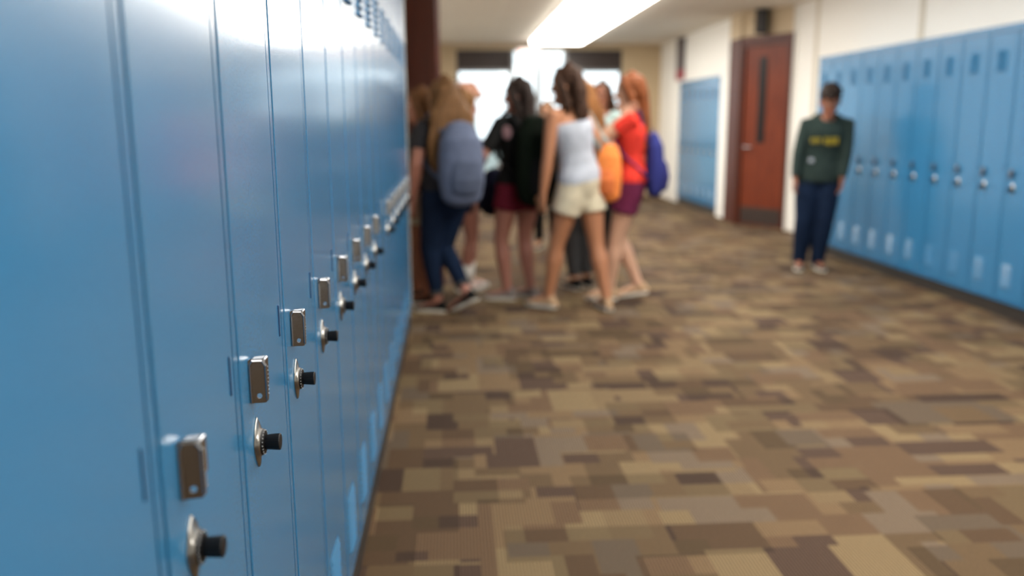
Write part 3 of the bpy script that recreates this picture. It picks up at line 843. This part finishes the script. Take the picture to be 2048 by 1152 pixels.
cup = thing('paper_cup', 'white paper cup held between the girl in black top and the girl in black shirt', 'cup', (.385, 6.74, .88))
bm = NB(); loft(bm, [(0, 0, 0), (0, 0, .12)], [.032, .042], n=20, cap=False); obj('cup_body', bm, M['white_ink'], cup, True)
bm = NB(); loft(bm, [(0, 0, .12), (0, 0, .128)], [.045, .042], n=20, cap=False); obj('cup_lid', bm, M['lace'], cup, True)
# girl in black with black backpack
p4 = person('girl in black shirt and maroon shorts, long black hair, turned left', (.485, 6.36, 0), 27, 1.60, SK['rosy'], HR['black'], .34, .11,
            feet=((-.10, .02), (.09, -.02)), toes=(45, 10), hands=((-.26, .16, 1.0), (.22, .10, .84)), elbow=((-.8, -.5, -.6), (.6, -1, 0)), top=C['black_cotton'], sleeve=.85, bottom=C['maroon_cotton'], leg=.42,
            shoe=C['grey_shoe'], head=(45, 0, 0), hair_y=.02)
bm = NB(); ball(bm, (-.155, -.085, 1.25), (.035, .006, .05), 14)
for v in bm.verts: v.co = Matrix.Rotation(R(-35), 3, 'Z') @ (v.co-Vector((-.155, -.085, 1.25)))+Vector((-.155, -.085, 1.25))
o = obj('shirt_print', bm, C['mauve_grey'], p4, True)
backpack('tall black backpack worn by the girl with long black hair', p4, C['black_nylon'], C['black_cotton'], w=.16, hgt=.54, d=.12, zc=1.09, y=-.245)
# tall girl in tank top and cream shorts
p5 = person('tall girl in white tank top and cream shorts, dark hair, legs apart', (.86, 5.93, 0), 42, 1.665, SK['tan'], HR['darkbrown'], .12, .085,
            feet=((-.11, .17), (.13, -.17)), toes=(10, -30), hands=((-.25, .10, .82), (.20, .22, 1.06)), elbow=((-.6, -1, 0), (.6, -.8, -.4)), top=C['white_cotton'], tank=True, bottom=C['cream_cotton'], leg=.46,
            shoe=C['tan_shoe'], head=(25, 0, 0), hip_shift=(.03, 0), lean=(-.05, .06))
# girl with chestnut hair behind
p7 = person('girl with light chestnut hair behind the tall girl in cream shorts', (1.02, 6.75, 0), 25, 1.60, SK['fair'], HR['chestnut'], .32, .14, top=C['grey_green'], sleeve=.6,
            bottom=C['dark_grey'], leg=1.9, shoe=C['black_cotton'], voxel=.008, feet=((-.07, 0), (.06, .02)))
# dark haired student further back
p6 = person('dark haired student in black trousers farther back, facing the group', (1.42, 8.20, 0), 150, 1.66, SK['brown'], HR['darkbrown'], .24, .10, top=C['grey_green'], sleeve=.5,
            bottom=C['black_cotton'], leg=1.92, shoe=C['black_cotton'], voxel=.008, feet=((-.10, 0), (.06, .08)))
ob = backpack('orange bag hanging between the cream shorts and the wine red shorts', p5, C['orange_nylon'], C['dark_orange'], w=.092, hgt=.35, d=.07, zc=.98, y=-.02, x=.02, straps=False)
ob.location = (1.085, 5.98, .80); ob.rotation_euler = (0, 0, R(-30))
bm = NB(); loft(bm, [(-.05, .0, .32), (-.12, -.06, .44), (-.165, -.075, .55), (-.180, .014, .622), (-.165, .10, .55), (-.10, .08, .44), (.03, .02, .32)], [(.016, .005)]*7, n=8); obj('bag_strap', bm, C['grey_green'], ob, True)
# red haired girl, one arm raised to her hair
p8 = person('red haired girl in red top and wine red shorts, arm raised to her hair', (1.30, 6.27, 0), 78, 1.625, SK['pale'], HR['red'], .30, .095,
            feet=((-.04, .14), (.06, -.08)), toes=(0, -5), heel=(0, .03), hands=((-.13, .065, 1.37), (.16, .22, 1.02)), elbow=((-.2, .25, -1), (.6, -1, 0)), top=C['red_cotton'], sleeve=.35, bottom=C['wine_cotton'], leg=.50,
            shoe=C['tan_shoe'], head=(5, 0, 0))
backpack('royal blue backpack worn by the red haired girl', p8, C['royal_blue'], C['deep_blue'], w=.12, hgt=.42, d=.07, zc=1.03, y=-.18)
# student in red behind, between the black backpack and tall girl
p9 = person('student in red shirt far behind, between the black backpack and the tall girl', (.98, 9.0, 0), 160, 1.50, SK['fair'], HR['blonde'], .2, .08, top=C['red_cotton'], sleeve=.5,
            bottom=C['black_cotton'], leg=1.92, shoe=C['black_cotton'], voxel=.008)
# boy leaning by the right lockers
p10 = person('boy in dark green hoodie with yellow lettering, standing alone by the right lockers', (3.24, 7.50, 0), 168, 1.585, SK['brown'], HR['black'], male=True,
            feet=((-.05, .02), (.11, .0)), toes=(8, -10), hands=((-.20, .13, .80), (.22, .12, .80)), elbow=((-.9, -.6, 0), (.9, -.6, 0)), top=C['dark_green'], sleeve=1.95, bottom=C['blue_denim'], leg=2.05, hood=True,
            shoe=C['dark_grey'], head=(0, -22, 0), lean=(-.06, 0), hip_shift=(-.02, 0), hem=-.03)
bm = NB()
for x, z0_, z1_ in ((-.135, 1.12, 1.18), (-.105, 1.12, 1.18), (-.075, 1.115, 1.175), (-.045, 1.12, 1.18), (.01, 1.13, 1.175), (.04, 1.13, 1.175), (.07, 1.13, 1.175)):
    rbox(bm, x, x+.02, .128, .136, z0_, z1_, .003, 1)
    rbox(bm, x-.004, x+.024, .128, .136, z1_-.014, z1_, .003, 1)
obj('chest_lettering', bm, C['yellow_print'], p10)
bm = NB(); rbox(bm, .06, .10, .134, .142, .965, 1.0, .004, 1); obj('badge', bm, C['white_cotton'], p10)

for o in list(COL.objects):
    if '_k' in o: del o['_k']
